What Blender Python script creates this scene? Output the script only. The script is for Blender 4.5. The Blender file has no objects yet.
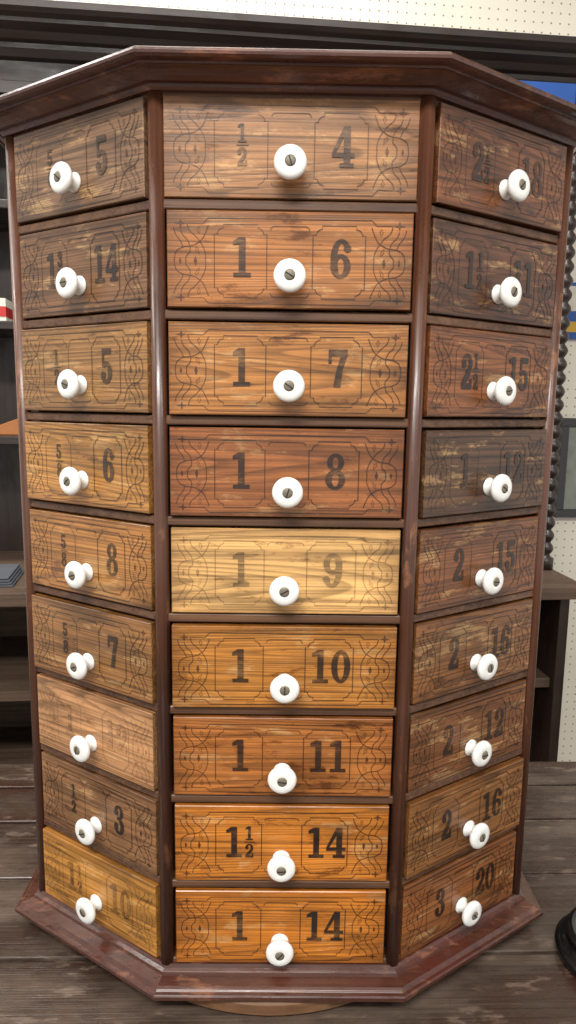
import bpy, bmesh, math, random
from mathutils import Matrix, Vector
random.seed(4)
SC=bpy.context.scene; COL=bpy.context.collection
try: SC.view_settings.view_transform='Standard'
except Exception: pass

def s2l(c):
    out=[]
    for v in c:
        v/=255.0
        out.append(v/12.92 if v<=0.04045 else ((v+0.055)/1.055)**2.4)
    return tuple(out)

# ------------------------------------------------------------------ materials
def newmat(name):
    m=bpy.data.materials.new(name); m.use_nodes=True
    nt=m.node_tree; b=nt.nodes["Principled BSDF"]
    return m,nt,b
def N(nt,t,**kw):
    n=nt.nodes.new(t)
    for k,v in kw.items(): setattr(n,k,v)
    return n
def math_(nt,op,a,b=None,c=None):
    n=N(nt,'ShaderNodeMath',operation=op)
    for i,v in enumerate((a,b,c)):
        if v is None: continue
        if isinstance(v,(int,float)): n.inputs[i].default_value=v
        else: nt.links.new(v,n.inputs[i])
    return n.outputs[0]
def mix(nt,fac,a,b,blend='MIX'):
    n=N(nt,'ShaderNodeMix',data_type='RGBA',blend_type=blend)
    for sock,v in ((n.inputs[0],fac),(n.inputs[6],a),(n.inputs[7],b)):
        if isinstance(v,(int,float)): sock.default_value=v
        elif isinstance(v,tuple): sock.default_value=(v[0],v[1],v[2],1)
        else: nt.links.new(v,sock)
    return n.outputs[2]
def ramp(nt,fac,stops):
    n=N(nt,'ShaderNodeValToRGB')
    el=n.color_ramp.elements
    while len(el)<len(stops): el.new(0.5)
    for e,(p,c) in zip(el,stops):
        e.position=p
        e.color=(c,c,c,1) if isinstance(c,(int,float)) else (*c,1)
    nt.links.new(fac,n.inputs[0]); return n.outputs[0]

def grain(nt,along='X',scale=1.0,rnd=True):
    tc=N(nt,'ShaderNodeTexCoord')
    src=tc.outputs['Object']
    if rnd:
        oi=N(nt,'ShaderNodeObjectInfo')
        add=N(nt,'ShaderNodeVectorMath',operation='ADD')
        cmb=N(nt,'ShaderNodeCombineXYZ')
        r=math_(nt,'MULTIPLY',oi.outputs['Random'],7.3)
        nt.links.new(r,cmb.inputs[0]); nt.links.new(math_(nt,'MULTIPLY',oi.outputs['Random'],3.1),cmb.inputs[1]); nt.links.new(r,cmb.inputs[2])
        nt.links.new(src,add.inputs[0]); nt.links.new(cmb.outputs[0],add.inputs[1]); src=add.outputs[0]
    def mp(l,t):
        m=N(nt,'ShaderNodeMapping')
        sc=[t*scale]*3; sc['XYZ'.index(along)]=l*scale
        m.inputs['Scale'].default_value=sc
        nt.links.new(src,m.inputs[0]); return m.outputs[0]
    def noise(l,t,det,rough=0.5,dist=0.0):
        n=N(nt,'ShaderNodeTexNoise'); n.inputs['Scale'].default_value=1; n.inputs['Detail'].default_value=det
        n.inputs['Roughness'].default_value=rough; n.inputs['Distortion'].default_value=dist
        nt.links.new(mp(l,t),n.inputs['Vector']); return n.outputs['Fac']
    fine=noise(7,620,5)
    w=noise(0.8,19,0.6,0.5,0.05)
    rings=math_(nt,'FRACT',math_(nt,'MULTIPLY',w,38.0))
    blotch=noise(9,20,6,0.6)
    wear=noise(18,60,7,0.72)
    streak=noise(4,240,3)
    return fine,rings,blotch,wear,streak

def wood_drawer(name,mult=1.0,ink=False):
    m,nt,b=newmat(name)
    f,r,bl,wr,stk=grain(nt,'X')
    oi=N(nt,'ShaderNodeObjectInfo')
    ringv=ramp(nt,r,[(0.0,1.08),(0.40,1.03),(0.82,0.64),(0.92,0.60),(1.0,1.05)])
    fine=ramp(nt,f,[(0.32,0.58),(0.5,1.0),(0.72,1.22)])
    stv=ramp(nt,stk,[(0.32,0.66),(0.48,1.0),(0.7,1.12)])
    blo=ramp(nt,bl,[(0.28,0.48),(0.46,0.92),(0.72,1.24)])
    c=mix(nt,1.0,oi.outputs['Color'],blo,'MULTIPLY')
    pale=mix(nt,0.55,c,s2l((214,174,118)))
    c=mix(nt,ramp(nt,wr,[(0.56,0.0),(0.62,0.65)]),c,pale)
    stain=mix(nt,1.0,c,(0.36,0.28,0.23),'MULTIPLY')
    c=mix(nt,ramp(nt,wr,[(0.34,0.85),(0.42,0.0)]),c,stain)
    tc=N(nt,'ShaderNodeTexCoord'); sp=N(nt,'ShaderNodeSeparateXYZ'); nt.links.new(tc.outputs['Object'],sp.inputs[0])
    ez=math_(nt,'MULTIPLY',math_(nt,'ABSOLUTE',sp.outputs[2]),1/0.040)
    ex=math_(nt,'MULTIPLY',math_(nt,'ABSOLUTE',sp.outputs[0]),1/0.104)
    edge=math_(nt,'ADD',math_(nt,'MAXIMUM',ex,ez),math_(nt,'MULTIPLY',math_(nt,'SUBTRACT',wr,0.5),0.6))
    c=mix(nt,ramp(nt,edge,[(0.80,0.0),(1.05,0.55)]),c,mix(nt,1.0,c,(0.42,0.33,0.27),'MULTIPLY'))
    c=mix(nt,1.0,c,ringv,'MULTIPLY'); c=mix(nt,1.0,c,fine,'MULTIPLY'); c=mix(nt,1.0,c,stv,'MULTIPLY')
    if ink:
        dark=mix(nt,1.0,c,(0.10*mult,0.085*mult,0.08*mult),'MULTIPLY')
        if mult<1: dark=mix(nt,0.5,dark,s2l((34,26,21)))
        fac=oi.outputs['Alpha']
        if mult<1: fac=math_(nt,'MULTIPLY',fac,ramp(nt,wr,[(0.50,1.0),(0.64,0.66)]))
        c=mix(nt,fac,c,dark)
    nt.links.new(c,b.inputs['Base Color'])
    nt.links.new(ramp(nt,wr,[(0.35,0.28),(0.65,0.52)]),b.inputs['Roughness'])
    b.inputs['Coat Weight'].default_value=0.25; b.inputs['Coat Roughness'].default_value=0.18
    bp=N(nt,'ShaderNodeBump'); bp.inputs['Strength'].default_value=0.3; bp.inputs['Distance'].default_value=0.0006
    nt.links.new(math_(nt,'ADD',f,math_(nt,'MULTIPLY',ringv,0.5)),bp.inputs['Height']); nt.links.new(bp.outputs[0],b.inputs['Normal'])
    return m
def wood_plain(name,c1,c2,along='X',rough=0.35,scale=1.0,coat=0.3,dust=None,bump=0.2,red=None,worn=None,wamt=0.65):
    m,nt,b=newmat(name)
    f,r,bl,wr,stk=grain(nt,along,scale)
    fac=math_(nt,'ADD',math_(nt,'MULTIPLY',f,0.35),math_(nt,'ADD',math_(nt,'MULTIPLY',bl,0.35),math_(nt,'MULTIPLY',stk,0.3)))
    fac=ramp(nt,fac,[(0.38,0.0),(0.62,1.0)])
    c=mix(nt,fac,s2l(c1),s2l(c2))
    if red: c=mix(nt,ramp(nt,bl,[(0.36,0.7),(0.50,0.0)]),c,s2l(red))
    if dust: c=mix(nt,ramp(nt,bl,[(0.50,0.0),(0.75,0.6)]),c,s2l(dust))
    if worn: c=mix(nt,ramp(nt,wr,[(0.56,0.0),(0.62,wamt)]),c,s2l(worn))
    nt.links.new(c,b.inputs['Base Color'])
    nt.links.new(ramp(nt,wr,[(0.35,rough*0.7),(0.65,min(1,rough*1.6))]),b.inputs['Roughness'])
    b.inputs['Coat Weight'].default_value=coat; b.inputs['Coat Roughness'].default_value=0.16
    bp=N(nt,'ShaderNodeBump'); bp.inputs['Strength'].default_value=bump; bp.inputs['Distance'].default_value=0.001
    nt.links.new(math_(nt,'ADD',f,wr),bp.inputs['Height']); nt.links.new(bp.outputs[0],b.inputs['Normal'])
    return m
def plain(name,c,rough=0.5,metal=0.0,coat=0.0,var=0.12):
    m,nt,b=newmat(name)
    tc=N(nt,'ShaderNodeTexCoord'); n=N(nt,'ShaderNodeTexNoise'); n.inputs['Scale'].default_value=30; n.inputs['Detail'].default_value=3
    nt.links.new(tc.outputs['Object'],n.inputs['Vector'])
    v=ramp(nt,n.outputs['Fac'],[(0.3,1-var),(0.7,1.0)])
    nt.links.new(mix(nt,1.0,s2l(c),v,'MULTIPLY'),b.inputs['Base Color'])
    b.inputs['Roughness'].default_value=rough; b.inputs['Metallic'].default_value=metal; b.inputs['Coat Weight'].default_value=coat
    return m

M_dr=wood_drawer("drawer_wood"); M_eng=wood_drawer("pressed_line",2.1,True); M_ink=wood_drawer("number_ink",0.5,True)
M_mah=wood_plain("mahogany",(46,24,18),(88,50,36),'X',0.28,0.6,0.45,worn=(134,84,58),red=(80,34,24),bump=0.3,wamt=0.65)
M_mahv=wood_plain("mahogany_upright",(52,27,18),(100,60,40),'Z',0.36,0.6,0.25,worn=(142,94,62),bump=0.3)
M_rail=wood_plain("rail_wood",(58,35,25),(112,78,52),'X',0.45,0.7,0.1)
M_car=plain("carcass_dark",(28,17,12),0.8)
M_porc=plain("porcelain",(236,236,232),0.12,0,0.6,0.03)
M_screw=plain("aged_screw",(120,112,96),0.5,0.2)
M_slot=plain("screw_slot",(24,20,16),0.7)
M_tab=wood_plain("table_planks",(44,34,29),(82,67,57),'X',0.24,0.7,0.3,dust=(114,99,88),bump=0.6,red=(62,38,28),worn=(130,112,98),wamt=0.5)
M_hut=wood_plain("hutch_wood",(24,18,15),(48,35,30),'X',0.42,0.5,0.2)
M_hutv=wood_plain("hutch_wood_upright",(28,19,15),(54,37,29),'Z',0.40,0.5,0.2)
M_hutgrey=wood_plain("worn_shelf_wood",(66,51,40),(108,87,70),'X',0.6,0.5,0.0)
M_turn=wood_plain("turntable_wood",(84,56,38),(128,92,62),'X',0.5,0.6,0.0)
M_black=plain("black_gloss",(20,20,21),0.22,0,0.5)

def pegboard():
    m,nt,b=newmat("pegboard")
    tc=N(nt,'ShaderNodeTexCoord'); sp=N(nt,'ShaderNodeSeparateXYZ'); nt.links.new(tc.outputs['Object'],sp.inputs[0])
    def cell(o): return math_(nt,'SUBTRACT',math_(nt,'FRACT',math_(nt,'MULTIPLY',o,1/0.0254)),0.5)
    a=cell(sp.outputs[0]); c=cell(sp.outputs[2])
    d=math_(nt,'SQRT',math_(nt,'ADD',math_(nt,'MULTIPLY',a,a),math_(nt,'MULTIPLY',c,c)))
    hole=math_(nt,'LESS_THAN',d,0.10)
    n=N(nt,'ShaderNodeTexNoise'); n.inputs['Scale'].default_value=3; nt.links.new(tc.outputs['Object'],n.inputs['Vector'])
    base=mix(nt,n.outputs['Fac'],s2l((228,221,204)),s2l((240,234,218)))
    nt.links.new(mix(nt,hole,base,s2l((150,136,112))),b.inputs['Base Color']); b.inputs['Roughness'].default_value=0.6
    return m
M_peg=pegboard()
M_floor=wood_plain("floor_boards",(80,62,48),(120,96,74),'X',0.5,0.4,0.1)
M_ceil=plain("ceiling_tile",(225,225,220),0.9)

# ------------------------------------------------------------------ mesh helpers
def mesh_obj(name,verts,faces,mats,fm=None,smooth=False,bevel=0,parent=None,loc=(0,0,0),rz=0,auto=None):
    me=bpy.data.meshes.new(name); me.from_pydata([tuple(v) for v in verts],[],faces)
    for m in mats: me.materials.append(m)
    if fm:
        for p,i in zip(me.polygons,fm): p.material_index=i
    if smooth:
        for p in me.polygons: p.use_smooth=True
    me.update()
    o=bpy.data.objects.new(name,me); COL.objects.link(o)
    o.location=loc; o.rotation_euler=(0,0,rz)
    if bevel:
        b=o.modifiers.new("bevel",'BEVEL'); b.width=bevel; b.segments=2; b.limit_method='ANGLE'
    if parent: o.parent=parent
    return o
class MB:
    def __init__(s): s.v=[];s.f=[];s.m=[]
    def box(s,x0,x1,y0,y1,z0,z1,mi=0):
        b=len(s.v)
        s.v+=[(x,y,z) for x in(x0,x1) for y in(y0,y1) for z in(z0,z1)]
        for q in((0,1,3,2),(4,6,7,5),(0,4,5,1),(2,3,7,6),(0,2,6,4),(1,5,7,3)):
            s.f.append(tuple(b+i for i in q)); s.m.append(mi)
    def quads(s,pts,mi=0):
        b=len(s.v); s.v+=pts; s.f.append(tuple(range(b,b+len(pts)))); s.m.append(mi)
    def lathe(s,prof,seg=32,axis='Z',mi=0,c=(0,0,0),cap=True,mfun=None):
        b=len(s.v)
        for r,h in prof:
            for i in range(seg):
                a=2*math.pi*i/seg; p,q=r*math.cos(a),r*math.sin(a)
                s.v.append((c[0]+p,c[1]+q,c[2]+h) if axis=='Z' else (c[0]+p,c[1]-h,c[2]+q))
        for k in range(len(prof)-1):
            for i in range(seg):
                j=(i+1)%seg
                s.f.append((b+k*seg+i,b+k*seg+j,b+(k+1)*seg+j,b+(k+1)*seg+i)); s.m.append(mfun(k) if mfun else mi)
        if cap:
            s.f.append(tuple(b+i for i in reversed(range(seg)))); s.m.append(mi)
            e=b+(len(prof)-1)*seg
            s.f.append(tuple(e+i for i in range(seg))); s.m.append(mfun(len(prof)-1) if mfun else mi)
    def obj(s,name,mats,**k):
        return mesh_obj(name,s.v,s.f,mats,s.m,**k)
def empty(name,loc,rz=0):
    e=bpy.data.objects.new(name,None); e.location=loc; e.rotation_euler=(0,0,rz); e.empty_display_size=0.1; COL.objects.link(e); return e
def tag(o,label,cat,group=None,kind=None):
    o["label"]=label; o["category"]=cat
    if group: o["group"]=group
    if kind: o["kind"]=kind

# ------------------------------------------------------------------ cabinet geometry
Wf=0.23; OX,OY,SD=0.1615,0.1053,0.19
FP=[(-Wf/2,0),(Wf/2,0),(Wf/2+OX,OY),(Wf/2+OX,OY+SD),(Wf/2,2*OY+SD),(-Wf/2,2*OY+SD),(-Wf/2-OX,OY+SD),(-Wf/2-OX,OY)]
def offset(e):
    out=[];n=8
    for i in range(n):
        p0,p1,p2=Vector(FP[i-1]),Vector(FP[i]),Vector(FP[(i+1)%n])
        d1=(p1-p0).normalized(); d2=(p2-p1).normalized()
        n1=Vector((d1.y,-d1.x)); n2=Vector((d2.y,-d2.x))
        bis=(n1+n2); bis=bis/ (1+n1.dot(n2))
        out.append((p1.x+bis.x*e,p1.y+bis.y*e))
    return out
PITCH=0.0914; ZB=0.81; ZT=ZB+9*PITCH
TZ=0.775     # table surface
CB=empty("hardware_drawer_cabinet",(0,0.2,TZ))
tag(CB,"octagonal antique wooden bolt cabinet with numbered drawers on a plank table","cabinet")
def ring(name,prof,mat,cap0=True,cap1=True,**k):
    v=[];f=[]
    for e,z in prof:
        for x,y in offset(e): v.append((x,y-0.2,z-TZ))
    for k2 in range(len(prof)-1):
        for i in range(8):
            j=(i+1)%8; f.append((k2*8+i,k2*8+j,(k2+1)*8+j,(k2+1)*8+i))
    if cap0: f.append(tuple(reversed(range(8))))
    if cap1: f.append(tuple((len(prof)-1)*8+i for i in range(8)))
    return mesh_obj(name,v,f,[mat],parent=CB,**k)
ring("carcass",[(-0.0155,ZB),(-0.0155,ZT)],M_car)
crown=[(-0.01,ZT-0.004),(0.005,ZT-0.004),(0.0065,ZT-0.002),(0.0065,ZT+0.0005),(0.0105,ZT+0.001),(0.014,ZT+0.003),(0.018,ZT+0.006),(0.0225,ZT+0.0075),(0.0245,ZT+0.0075),(0.0245,ZT+0.0095),(0.030,ZT+0.0100),(0.0325,ZT+0.0115),(0.033,ZT+0.0135),(0.0325,ZT+0.0155),(0.030,ZT+0.0170),(0.018,ZT+0.0170),(0.017,ZT+0.0195),(0.010,ZT+0.0200)]
ring("crown_moulding",crown,M_mah)
base=[(-0.02,ZB+0.005),(0.003,ZB+0.005),(0.005,ZB+0.002),(0.008,ZB+0.000),(0.009,ZB-0.003),(0.0195,ZB-0.005),(0.021,ZB-0.007),(0.0225,ZB-0.0085),(0.0255,ZB-0.009),(0.0268,ZB-0.0105),(0.0268,ZB-0.0140),(0.025,ZB-0.0160),(0.0,ZB-0.0160)]
ring("base_moulding",base,M_mah)
for i in range(10):
    z=ZT-i*PITCH
    if i==0: z-=0.005
    if i==9: z+=0.005
    o=ring("drawer_divider",[(-0.015,z-0.004),(-0.0012,z-0.004),(-0.0004,z-0.003),(-0.0004,z+0.003),(-0.0012,z+0.004),(-0.015,z+0.004)],M_rail)
cs=offset(-0.0028)
for i,(x,y) in enumerate(cs):
    mb=MB()
    prof=[(0.0068,ZB-TZ),(0.0068,ZT-TZ)]
    mb.lathe(prof,20)
    o=mb.obj("corner_post",[M_mahv],parent=CB,loc=(x,y-0.2,0))
    for p in o.data.polygons:
        if len(p.vertices)==4: p.use_smooth=True
mb=MB(); mb.lathe([(0.219,0.0),(0.225,0.003),(0.225,0.014),(0.221,0.0189)],96)
o=mb.obj("turntable_disc",[M_turn],parent=CB,loc=(-0.01,-0.0,0)); o["label"]="worn round wooden turntable disc"

# ------------------------------------------------------------------ drawer art
ART=None
def poly(pts,mi):
    global EPS
    EPS+=0.0000008
    ART.quads([(x,-0.00008-EPS,z) for x,z in pts],mi)
def stroke(pts,w=0.0009,mi=1,closed=False):
    n=len(pts); L=[];R=[]
    for i in range(n):
        a=pts[i-1] if (i>0 or closed) else pts[i]; b=pts[(i+1)%n] if (i<n-1 or closed) else pts[i]
        dx,dz=b[0]-a[0],b[1]-a[1]; l=math.hypot(dx,dz) or 1
        nx,nz=-dz/l*w/2,dx/l*w/2
        L.append((pts[i][0]+nx,pts[i][1]+nz)); R.append((pts[i][0]-nx,pts[i][1]-nz))
    for i in range(n if closed else n-1):
        j=(i+1)%n; poly([L[i],R[i],R[j],L[j]],mi)
def arc(cx,cz,rx,rz,a0,a1,n=12):
    return [(cx+rx*math.cos(math.radians(a0+(a1-a0)*i/n)),cz+rz*math.sin(math.radians(a0+(a1-a0)*i/n))) for i in range(n+1)]
def smooth_path(pts,n=5):
    """Catmull-Rom through the points"""
    P=[pts[0]]+list(pts)+[pts[-1]]; out=[]
    for i in range(1,len(P)-2):
        p0,p1,p2,p3=P[i-1],P[i],P[i+1],P[i+2]
        for k in range(n):
            t=k/n
            out.append(tuple(0.5*((2*p1[c])+(-p0[c]+p2[c])*t+(2*p0[c]-5*p1[c]+4*p2[c]-p3[c])*t*t+(-p0[c]+3*p1[c]-3*p2[c]+p3[c])*t**3) for c in(0,1)))
    out.append(pts[-1]); return out
class G:
    def __init__(s,x,z,h,sx): s.x,s.z,s.h,s.sx=x,z,h,sx
    def P(s,pts): poly([(s.x+p[0]*s.h*s.sx,s.z+p[1]*s.h) for p in pts],2)
    def R(s,x0,x1,y0,y1): s.P([(x0,y0),(x1,y0),(x1,y1),(x0,y1)])
    def ring(s,cx,cy,ro,ri,a0,a1,n=18,ci=None):
        ci=ci or (cx,cy)
        o=arc(cx,cy,ro[0],ro[1],a0,a1,n); i_=arc(ci[0],ci[1],ri[0],ri[1],a0,a1,n)
        for k in range(n): s.P([o[k],o[k+1],i_[k+1],i_[k]])
    def ball(s,cx,cy,r): s.P(arc(cx,cy,r,r*0.85,0,342,19))
def glyph(ch,x,z,h,sx=0.85):
    g=G(x,z,h,sx)
    if ch=='1':
        g.R(.23,.44,.1,1); g.R(.06,.61,0,.11); g.P([(.23,1),(.05,.90),(.05,.80),(.23,.82)])
    elif ch=='0': g.ring(.34,.5,(.33,.5),(.12,.39),0,360,28)
    elif ch=='2':
        g.ring(.33,.70,(.31,.30),(.10,.20),180,-30,16); g.ball(.15,.70,.13)
        g.P([(.60,.56),(.41,.60),(.03,.17),(.03,.05)]); g.P([(.60,.56),(.03,.05),(.25,.15),(.45,.30)]); g.R(.03,.64,0,.16); g.R(.53,.64,.1,.30)
    elif ch=='3':
        g.ring(.31,.75,(.28,.25),(.09,.16),175,-90,16); g.ring(.31,.28,(.32,.28),(.10,.18),90,-175,16)
        g.R(.20,.34,.50,.60); g.ball(.15,.74,.12); g.ball(.13,.27,.13)
    elif ch=='4':
        g.R(.36,.57,.1,1); g.R(.24,.68,0,.10); g.R(.0,.70,.24,.35); g.P([(.36,1),(.44,1),(.38,.78),(.11,.35),(.0,.35)])
    elif ch=='5':
        g.R(.08,.60,.83,1); g.R(.08,.19,.48,1); g.ring(.31,.32,(.33,.32),(.11,.20),140,-170,20); g.ball(.14,.25,.13); g.P([(.08,.48),(.19,.46),(.19,.6),(.08,.6)])
    elif ch=='6':
        g.ring(.34,.31,(.32,.31),(.11,.20),0,360,24); g.ring(.36,.5,(.34,.5),(.13,.39),45,230,20); g.ball(.55,.76,.12)
    elif ch=='9':
        g.ring(.34,.69,(.32,.31),(.11,.20),0,360,24); g.ring(.32,.5,(.34,.5),(.13,.39),225,410,20); g.ball(.13,.24,.12)
    elif ch=='7':
        g.R(.03,.64,.81,1); g.R(.03,.13,.62,.85); g.P([(.64,.84),(.42,.82),(.29,.45),(.50,.50)]); g.P([(.50,.50),(.29,.45),(.20,0),(.43,0)])
    elif ch=='8':
        g.ring(.34,.75,(.28,.25),(.10,.16),0,360,22); g.ring(.34,.28,(.33,.28),(.12,.19),0,360,22)
def number(txt,cx,cz,h,sx=0.85):
    adv=0.70*h*sx
    parts=txt.split(' ')
    wid=0; plan=[]
    for p in parts:
        if '/' in p: plan.append(('f',p,wid)); wid+=0.40*h*sx+0.02*h
        else:
            for c in p: plan.append(('d',c,wid)); wid+=adv
    x0=cx-wid/2
    for t,p,o in plan:
        if t=='d': glyph(p,x0+o,cz-h/2,h,sx)
        else:
            a,b=p.split('/')
            glyph(a,x0+o+0.02*h,cz+h*0.07,h*0.45,sx*1.05); glyph(b,x0+o+0.02*h,cz-h*0.5,h*0.45,sx*1.05)
            poly([(x0+o,cz-0.005*h),(x0+o+0.32*h,cz-0.005*h),(x0+o+0.32*h,cz+0.02*h),(x0+o,cz+0.02*h)],2)
def ornament(w,h):
    k=w/0.208; S=0.97
    T=0.00072
    def st(pts,w_=T,closed=False): stroke([(a,b*S) for a,b in pts],w_,1,closed)
    for s in(-1,1):
        def X(pts): return [(s*a*k,b) for a,b in pts]
        def panel(x0,x1,z0,z1,r,q,wd):
            def corner(cx,cz,sx_,sz_):
                pts=[(cx,cz-sz_*(r+q)),(cx-sx_*q*0.9,cz-sz_*(r+q)*1.0)]
                pts+=[(cx-sx_*(q*0.9+r*(1-math.cos(t*math.pi/8))),cz-sz_*(q+r*(1-math.sin(t*math.pi/8)))) for t in range(0,5)]
                pts+=[(cx-sx_*(q*0.9+r),cz)]
                return pts
            c1=corner(x1,z1,1,1); c2=corner(x0,z1,-1,1); c3=corner(x0,z0,-1,-1); c4=corner(x1,z0,1,-1)
            st(X(c1+list(reversed(c2))+c3+list(reversed(c4))),wd,True)
        panel(0.0195,0.0640,-0.0325,0.0295,0.0050,0.0030,0.0009)
        for t in(-1,1):
            def Y(pts): return X([(a,-0.0015+t*b) for a,b in pts])
            st(Y([(0.0,0.0360),(0.0690,0.0360)]),0.0008)
            st(Y(smooth_path([(0.0690,0.0360),(0.0710,0.0340),(0.0735,0.0315),(0.0780,0.0315)])))
            st(Y([(0.0780,0.0315),(0.0870,0.0315)]))
            st(Y([(0.0,0.0300),(0.0130,0.0300)])); st(Y(arc(0.0130,0.0265,0.0035,0.0035,90,0,5)))
            # four-pointed star finial at the corner of the border
            cx,cz,R_,r_=0.0925,0.0315,0.0052,0.0013
            pts=[]
            for i in range(8):
                a=math.pi/4*i; rr=R_*(1.0 if i%4==0 else 0.78) if i%2==0 else r_
                pts.append((cx+rr*math.cos(a),cz+rr*math.sin(a)))
            for i in range(0,8,2):
                poly([(q_[0],q_[1]*S) for q_ in Y([(cx,cz),pts[i-1],pts[i],pts[i+1]])],1)
            # end bracket and interlaced ogee lines
            st(Y(smooth_path([(0.0925,0.0265),(0.0905,0.0215),(0.0860,0.0165),(0.0845,0.0085),(0.0880,0.0035),(0.0880,0.0)])),0.0008)
            st(Y(smooth_path([(0.0690,0.0300),(0.0715,0.0235),(0.0750,0.0175),(0.0820,0.0130),(0.0905,0.0115),(0.0965,0.0075),(0.0980,0.0)])),0.0008)
            st(Y(smooth_path([(0.0870,0.0315),(0.0850,0.0255),(0.0795,0.0205),(0.0740,0.0130),(0.0715,0.0060),(0.0715,0.0)])))
            st(Y(smooth_path([(0.0985,0.0280),(0.0965,0.0220),(0.0925,0.0165),(0.0905,0.0115)])))
            for (ax,az),(bx,bz),wd in(((0.0775,0.0290),(0.0770,0.0225),0.0026),((0.0800,0.0125),(0.0765,0.0055),0.0024)):
                mx,mz=ax*0.6+bx*0.4,az*0.6+bz*0.4; dx,dz=bx-ax,bz-az; l=math.hypot(dx,dz)
                ox,oz=-dz/l*wd/2,dx/l*wd/2
                st(Y([(ax,az),(mx+ox,mz+oz),(bx,bz),(mx-ox,mz-oz)]),0.0005,True)
        for xc,rr in((0.0800,0.0042),(0.0930,0.0030)):
            poly(X([(xc,-0.0015*S+rr),(xc+rr*0.36,-0.0015*S),(xc,-0.0015*S-rr),(xc-rr*0.36,-0.0015*S)]),1)

# knob mesh
kb=MB()
kb.lathe([(0.0084,0.0),(0.0090,0.0008),(0.0086,0.0020),(0.0062,0.0036),(0.0056,0.0056),(0.0060,0.0084),(0.0084,0.0106),(0.0118,0.0120),(0.0134,0.0138),(0.0138,0.0154),(0.0135,0.0168),(0.0125,0.0181),(0.0108,0.0190),(0.0082,0.0195),(0.0050,0.0196),(0.0047,0.0195),(0.0045,0.0196),(0.0043,0.0199),(0.0030,0.0204),(0.0008,0.0206)],32,axis='Y',mfun=lambda k:0 if k<15 else 1)
kb.box(-0.0039,0.0039,-0.02075,-0.0195,-0.0005,0.0005,2)
km=bpy.data.meshes.new("knob"); km.from_pydata(kb.v,[],kb.f)
for m in(M_porc,M_screw,M_slot): km.materials.append(m)
for p,i in zip(km.polygons,kb.m): p.material_index=i; p.use_smooth=(i<2)
bm=bmesh.new(); bm.from_mesh(km); bmesh.ops.recalc_face_normals(bm,faces=bm.faces); bm.to_mesh(km); bm.free()

DATA={
 'F':[("1/2","4",(150,108,74),.78),("1","6",(154,102,58),.88),("1","7",(166,114,64),.92),("1","8",(144,90,53),.93),("1","9",(208,168,116),.58),("1","10",(174,118,56),.94),("1","11",(158,100,52),.92),("1 1/2","14",(186,118,46),1.0),("1","14",(186,116,42),1.0)],
 'L':[("5/8","5",(124,96,78),.68),("1 3/4","14",(116,84,62),.92),("1/2","5",(148,110,70),.84),("5/8","6",(166,120,66),.9),("5/8","8",(158,110,60),.9),("5/8","7",(148,106,66),.9),("1","12",(174,132,100),.28),("1/2","3",(144,106,78),.95),("1 1/2","10",(178,128,66),.50)],
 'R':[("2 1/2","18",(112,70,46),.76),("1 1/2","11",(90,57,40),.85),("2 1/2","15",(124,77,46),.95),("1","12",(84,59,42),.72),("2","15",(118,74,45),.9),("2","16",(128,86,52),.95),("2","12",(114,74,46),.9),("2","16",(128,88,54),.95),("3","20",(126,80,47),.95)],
}
LBL={('F',4):"drawer with pale bleached honey wood front numbered 1 and 9",('L',6):"faded pinkish-brown drawer with worn-off numbers",('F',7):"bright orange-brown drawer numbered 1 1/2 and 14",('R',3):"very dark brown drawer with streaked grain"}
def face(i0,key):
    global ART,EPS
    a=Vector(FP[i0]); b=Vector(FP[(i0+1)%8]); d=(b-a); L=d.length; ang=math.atan2(d.y,d.x); mid=(a+b)/2
    n=Vector((d.y,-d.x)).normalized()
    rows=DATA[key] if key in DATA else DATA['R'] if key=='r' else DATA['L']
    w=L-0.0200; h=0.0798
    for r,(l,rt,colr,al) in enumerate(rows):
        ART=MB(); EPS=0
        hh,c=h/2,0.0007
        ww=w+(0.005 if (key=='F' and r==0) else random.uniform(-0.001,0.0005)); hw=ww/2
        V=[(-hw,c,-hh),(hw,c,-hh),(hw,c,hh),(-hw,c,hh),(-hw+c,0,-hh+c),(hw-c,0,-hh+c),(hw-c,0,hh-c),(-hw+c,0,hh-c),(-hw,.014,-hh),(hw,.014,-hh),(hw,.014,hh),(-hw,.014,hh)]
        ART.v+=V
        for q in((4,5,6,7),(0,1,5,4),(1,2,6,5),(2,3,7,6),(3,0,4,7),(1,0,8,9),(2,1,9,10),(3,2,10,11),(0,3,11,8),(11,10,9,8)):
            ART.f.append(q); ART.m.append(0)
        kk=w/0.208
        ornament(w,h)
        nh=0.0325
        sx=0.83*kk
        number(l,-0.0400*kk,0.0020,nh,sx)
        number(rt,0.0435*kk,0.0020,nh,sx)
        z=ZT-(r+0.5)*PITCH+random.uniform(-0.0010,0.0004)
        e=0.0018+random.uniform(-0.0012,0.0028)
        pos=mid+n*e
        o=ART.obj("drawer",[M_dr,M_eng,M_ink],parent=CB,loc=(pos.x,pos.y-0.2,z-TZ),rz=ang+random.uniform(-0.005,0.005))
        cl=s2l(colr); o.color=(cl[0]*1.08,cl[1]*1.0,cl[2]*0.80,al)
        if (key,r) in LBL: o["label"]=LBL[(key,r)]
        kn=bpy.data.objects.new("knob",km); COL.objects.link(kn); kn.parent=o
        kn.location=(random.uniform(-0.001,0.001),0.0,-0.0148+random.uniform(-0.001,0.001)); kn.rotation_euler=(0,random.uniform(0,3.1),0)
        kn["label"]="white porcelain knob with a slotted screw"
face(0,'F'); face(1,'R'); face(7,'L'); face(2,'r'); face(6,'l')

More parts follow.
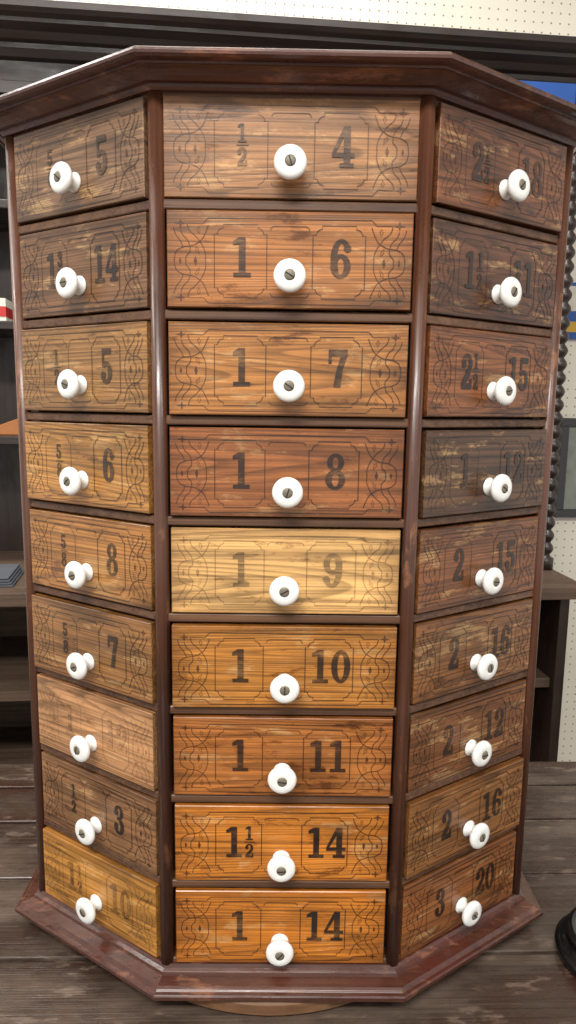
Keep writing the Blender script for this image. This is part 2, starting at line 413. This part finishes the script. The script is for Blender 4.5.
# ------------------------------------------------------------------ table
TB=empty("plank_table",(0.05,0.12,0)); TB.rotation_euler=(0,0,math.radians(1.5))
tag(TB,"large worn dark plank-top wooden table under the drawer cabinet","table")
mb=MB(); y=-0.42
random.seed(9)
ws=[0.115,0.14,0.10,0.13,0.12,0.09,0.075]
for wd in ws:
    dz=random.uniform(-0.0014,0)
    mb.box(-1.0,1.0,y+0.0020,y+wd-0.0020,TZ-0.03,TZ-0.0001+dz); y+=wd
YB=y
mb.box(-0.99,0.99,-0.41,YB-0.01,TZ-0.045,TZ-0.0295)
mb.obj("table_top",[M_tab],parent=TB,bevel=0.0015)
mb=MB(); 
for a in(-0.38,YB-0.06): mb.box(-0.92,0.92,a,a+0.022,TZ-0.145,TZ-0.045)
for a in(-0.92,0.898): mb.box(a,a+0.022,-0.36,YB-0.06,TZ-0.145,TZ-0.045)
mb.obj("apron",[M_hut],parent=TB,bevel=0.002)
for lx in(-0.93,0.87):
    for ly in(-0.40,YB-0.08):
        mb=MB(); mb.box(0,0.06,0,0.06,TZ-0.2,TZ-0.045)
        mb.lathe([(0.026,0.0),(0.03,0.03),(0.022,0.06),(0.026,0.12),(0.034,0.3),(0.03,0.42),(0.024,0.5),(0.032,0.53),(0.032,TZ-0.2)],20,c=(0.03,0.03,0))
        mb.obj("leg",[M_hutv],parent=TB,loc=(lx,ly,0))

mb=MB(); mb.lathe([(0.060,0.0),(0.064,0.003),(0.064,0.008),(0.058,0.011),(0.052,0.012),(0.050,0.018),(0.053,0.021),(0.053,0.026),(0.049,0.029),(0.044,0.0285),(0.042,0.024),(0.010,0.023)],48)
o=mb.obj("display_stand",[M_black],smooth=True,loc=(0.372,0.053,TZ)); tag(o,"round black turned wooden display base on the table","stand")

# ------------------------------------------------------------------ room + background hutch
BG=math.radians(5); C0=Vector((0,1.1))
def B(x,y,z=0):
    dx,dy=x-C0.x,y-C0.y
    return (C0.x+dx*math.cos(BG)-dy*math.sin(BG),C0.y+dx*math.sin(BG)+dy*math.cos(BG),z)
def struct(name,mb,mat,loc=(0,0,0),rz=0):
    o=mb.obj(name,[mat],loc=loc,rz=rz); o["kind"]="structure"; return o
mb=MB(); mb.box(-3,3,0,0.1,0,3.0); struct("wall_back",mb,M_peg,B(0,1.38),BG)
mb=MB(); mb.box(-3.4,3.4,-4,2.0,-0.1,0); struct("floor",mb,M_floor)
mb=MB(); mb.box(-3.4,3.4,-4,2.0,3.0,3.1); struct("ceiling",mb,M_ceil)

HU=empty("display_hutch",B(0,1.38,0),BG); tag(HU,"dark-stained wooden open-shelf hutch with moulded cornice against the pegboard wall","hutch")
XL,XR=-1.05,0.722
CH=0.955
def part(name,mb,mat,bev=0.002): return mb.obj(name,[mat],parent=HU,bevel=bev)
mb=MB(); mb.box(XL-0.03,XR-0.0,-0.47,-0.003,CH-0.032,CH); part("worktop",mb,M_hutgrey)
mb=MB(); mb.box(XL,XL+0.03,-0.44,-0.003,0,CH-0.032); part("side_panel",mb,M_hutv)
mb=MB(); mb.box(XR-0.052,XR-0.027,-0.44,-0.003,0,CH-0.032); part("side_panel",mb,M_hutv)
mb=MB(); mb.box(-0.5,-0.47,-0.43,-0.02,0.08,CH-0.032); part("partition",mb,M_hutv)
mb=MB(); mb.box(0.34,0.37,-0.43,-0.02,0.08,CH-0.032); part("partition",mb,M_hutv)
mb=MB(); mb.box(XL+0.03,XR-0.052,-0.02,-0.004,0.08,CH-0.032); part("back_panel",mb,M_hutgrey,0)
mb=MB(); mb.box(XL+0.03,XR-0.052,-0.43,-0.02,0.06,0.09); part("shelf",mb,M_hut)
for a,b_ in((XL+0.03,-0.5),(-0.47,0.34),(0.37,XR-0.052)):
    for z in(0.40,0.68):
        mb=MB(); mb.box(a,b_,-0.42,-0.02,z,z+0.025); part("shelf",mb,M_hutgrey)
UT=2.162
for x in(XL+0.02,XR-0.05):
    mb=MB(); mb.box(x,x+0.025,-0.26,-0.003,CH,UT); part("side_panel",mb,M_hutv)
mb=MB(); mb.box(XL+0.045,XR-0.05,-0.015,-0.004,CH,UT); part("back_panel",mb,M_hutv,0)
for z in(1.27,1.545,1.82):
    mb=MB(); mb.box(XL+0.045,XR-0.05,-0.25,-0.015,z,z+0.02); part("shelf",mb,M_hut)
prof=[(-0.255,UT-0.10),(-0.270,UT-0.10),(-0.270,UT-0.075),(-0.262,UT-0.07),(-0.262,UT-0.03),(-0.272,UT-0.025),(-0.280,UT-0.01),(-0.280,UT),(-0.290,UT+0.004),(-0.30,UT+0.016),(-0.318,UT+0.026),(-0.318,UT+0.034),(-0.328,UT+0.040),(-0.335,UT+0.048),(-0.335,UT+0.062),(-0.0,UT+0.062),(-0.0,UT-0.10)]
n=len(prof); v=[];f=[]
for x in(XL-0.03,XR+0.02): v+=[(x,a,b_) for a,b_ in prof]
for i in range(n): j=(i+1)%n; f.append((i,j,n+j,n+i))
f.append(tuple(reversed(range(n)))); f.append(tuple(range(n,2*n)))
mesh_obj("cornice",v,f,[M_hut],parent=HU)
for x in(XL+0.02,XR-0.020):
    mb=MB(); pr=[(0.02,CH),(0.02,CH+0.03),(0.012,CH+0.035)]
    z=CH+0.04
    while z<UT-0.16:
        pr+=[(0.0095,z),(0.0160,z+0.009),(0.0180,z+0.016),(0.0160,z+0.023),(0.0095,z+0.032)]; z+=0.034
    pr+=[(0.012,z+0.002),(0.02,z+0.01),(0.02,UT-0.1)]
    mb.lathe(pr,24); q=mb.obj("turned_column",[M_hutv],parent=HU,loc=(x,-0.285,0),smooth=True)

def place(name,mb,mats,x,y,z,rz,label,cat,bev=0.0):
    o=mb.obj(name,mats,loc=B(x,1.38+y,z),rz=BG+rz,bevel=bev)
    tag(o,label,cat); return o
M_red=plain("red_print",(186,44,38),0.5); M_cream=plain("cream_card",(226,220,204),0.7); M_greyc=plain("grey_cloth",(84,88,94),0.9); M_tan=plain("tan_wood",(176,112,62),0.6)
M_blue=plain("blue_print",(36,84,160),0.5); M_yel=plain("yellow_print",(214,170,50),0.5); M_art=plain("faded_picture",(140,146,136),0.5,var=0.3)
mb=MB(); mb.box(-0.06,0.06,-0.05,0.05,0,0.055,0); mb.box(-0.0605,0.0605,-0.0512,0.0512,0.012,0.036,1); mb.box(-0.045,0.045,-0.052,-0.0511,0.018,0.03,0)
place("carton",mb,[M_cream,M_red],-0.735,-0.18,1.5652,0.05,"small white carton with a red printed band on the shelf","box",0.001)
mb=MB(); mb.box(-0.07,0.07,-0.04,0.04,0,0.08,0); mb.box(-0.071,0.071,-0.041,0.041,0.065,0.0805,1)
place("storage_box",mb,[M_cream,M_greyc],-0.785,-0.14,1.8402,0,"cream cardboard storage box with grey lid on the upper shelf","box",0.001)
mb=MB()
for i in range(4): mb.box(-0.1+i*0.004,0.1-i*0.003,-0.07,0.07,i*0.006,i*0.006+0.0055)
place("folded_cloth",mb,[M_greyc],-0.735,-0.36,CH+0.0002,0.1,"folded grey cloth lying on the hutch worktop","cloth",0.002)
# tan wedge-shaped wooden block on the shelf
v=[(-0.05,-0.02,0),(0.05,-0.02,0),(0.05,0.02,0),(-0.05,0.02,0),(-0.05,-0.02,0.008),(0.05,-0.02,0.045),(0.05,0.02,0.045),(-0.05,0.02,0.008)]
f=[(3,2,1,0),(4,5,6,7),(0,1,5,4),(1,2,6,5),(2,3,7,6),(3,0,4,7)]
o=mesh_obj("wooden_wedge",v,f,[M_tan],loc=B(-0.715,1.38-0.15,1.2902),rz=BG,bevel=0.002); tag(o,"orange-tan wooden wedge lying on the dark shelf","wedge")
mb=MB()
W2=0.11; H2=0.30; F=0.024
mb.box(-W2,W2,-0.022,-0.002,0.0,F,0); mb.box(-W2,W2,-0.022,-0.002,H2-F,H2,0); mb.box(-W2,-W2+F,-0.022,-0.002,F,H2-F,0); mb.box(W2-F,W2,-0.022,-0.002,F,H2-F,0); mb.box(-W2+F,W2-F,-0.012,-0.003,F,H2-F,1)
place("framed_picture",mb,[M_black,M_art],0.966,0,1.05,0,"black-framed faded picture hanging on the pegboard wall","picture",0.001)
mb=MB(); mb.box(-0.05,0.05,-0.012,-0.002,0,0.16,0); mb.box(-0.05,0.05,-0.0125,-0.0119,0.02,0.05,1); mb.box(-0.045,0.045,-0.0125,-0.0119,0.08,0.15,2)
place("magazine",mb,[M_blue,M_yel,M_cream],0.872,0,1.58,0,"blue and yellow printed magazine hung on the pegboard wall","magazine")
mb=MB(); mb.box(-0.08,0.08,-0.004,0,0,0.075,0); mb.box(-0.03,0.065,-0.0045,-0.0039,0.012,0.028,1)
place("printed_sign",mb,[M_blue,M_cream],0.60,-0.3062,2.060,0,"blue and white printed card hanging under the hutch cornice","sign")

# ------------------------------------------------------------------ lights
def area(name,loc,size,sy,e,col=(1,1,1),rot=(0,0,0)):
    l=bpy.data.lights.new(name,'AREA'); l.shape='RECTANGLE'; l.size=size; l.size_y=sy; l.energy=e; l.color=col
    o=bpy.data.objects.new(name,l); o.location=loc; o.rotation_euler=rot; COL.objects.link(o); return o
area("ceiling_light",(-0.4,-1.6,2.95),1.4,0.4,96,(1,0.98,0.94))
area("ceiling_light",(1.3,-1.5,2.95),1.2,0.4,20,(1,0.98,0.94))
area("ceiling_light",(-0.4,0.55,2.95),1.6,0.3,38,(1,0.98,0.95))
area("ceiling_light",(-1.8,0.2,2.95),0.4,1.2,24,(1,0.98,0.94))
w=bpy.data.worlds.new("world"); SC.world=w; w.use_nodes=True
w.node_tree.nodes["Background"].inputs[0].default_value=(1.0,0.98,0.95,1); w.node_tree.nodes["Background"].inputs[1].default_value=0.86

# ------------------------------------------------------------------ camera
cam=bpy.data.cameras.new("camera"); co=bpy.data.objects.new("camera",cam); COL.objects.link(co)
cam.sensor_fit='VERTICAL'; cam.sensor_height=24; cam.lens=684.1/1024*24; cam.clip_start=0.01
co.matrix_world=Matrix.Translation((-0.0047,-0.6163,1.3716))@Matrix.Rotation(-0.0103,4,'Z')@Matrix.Rotation(math.pi/2-0.1526,4,'X')@Matrix.Rotation(0.0143,4,'Z')
SC.camera=co
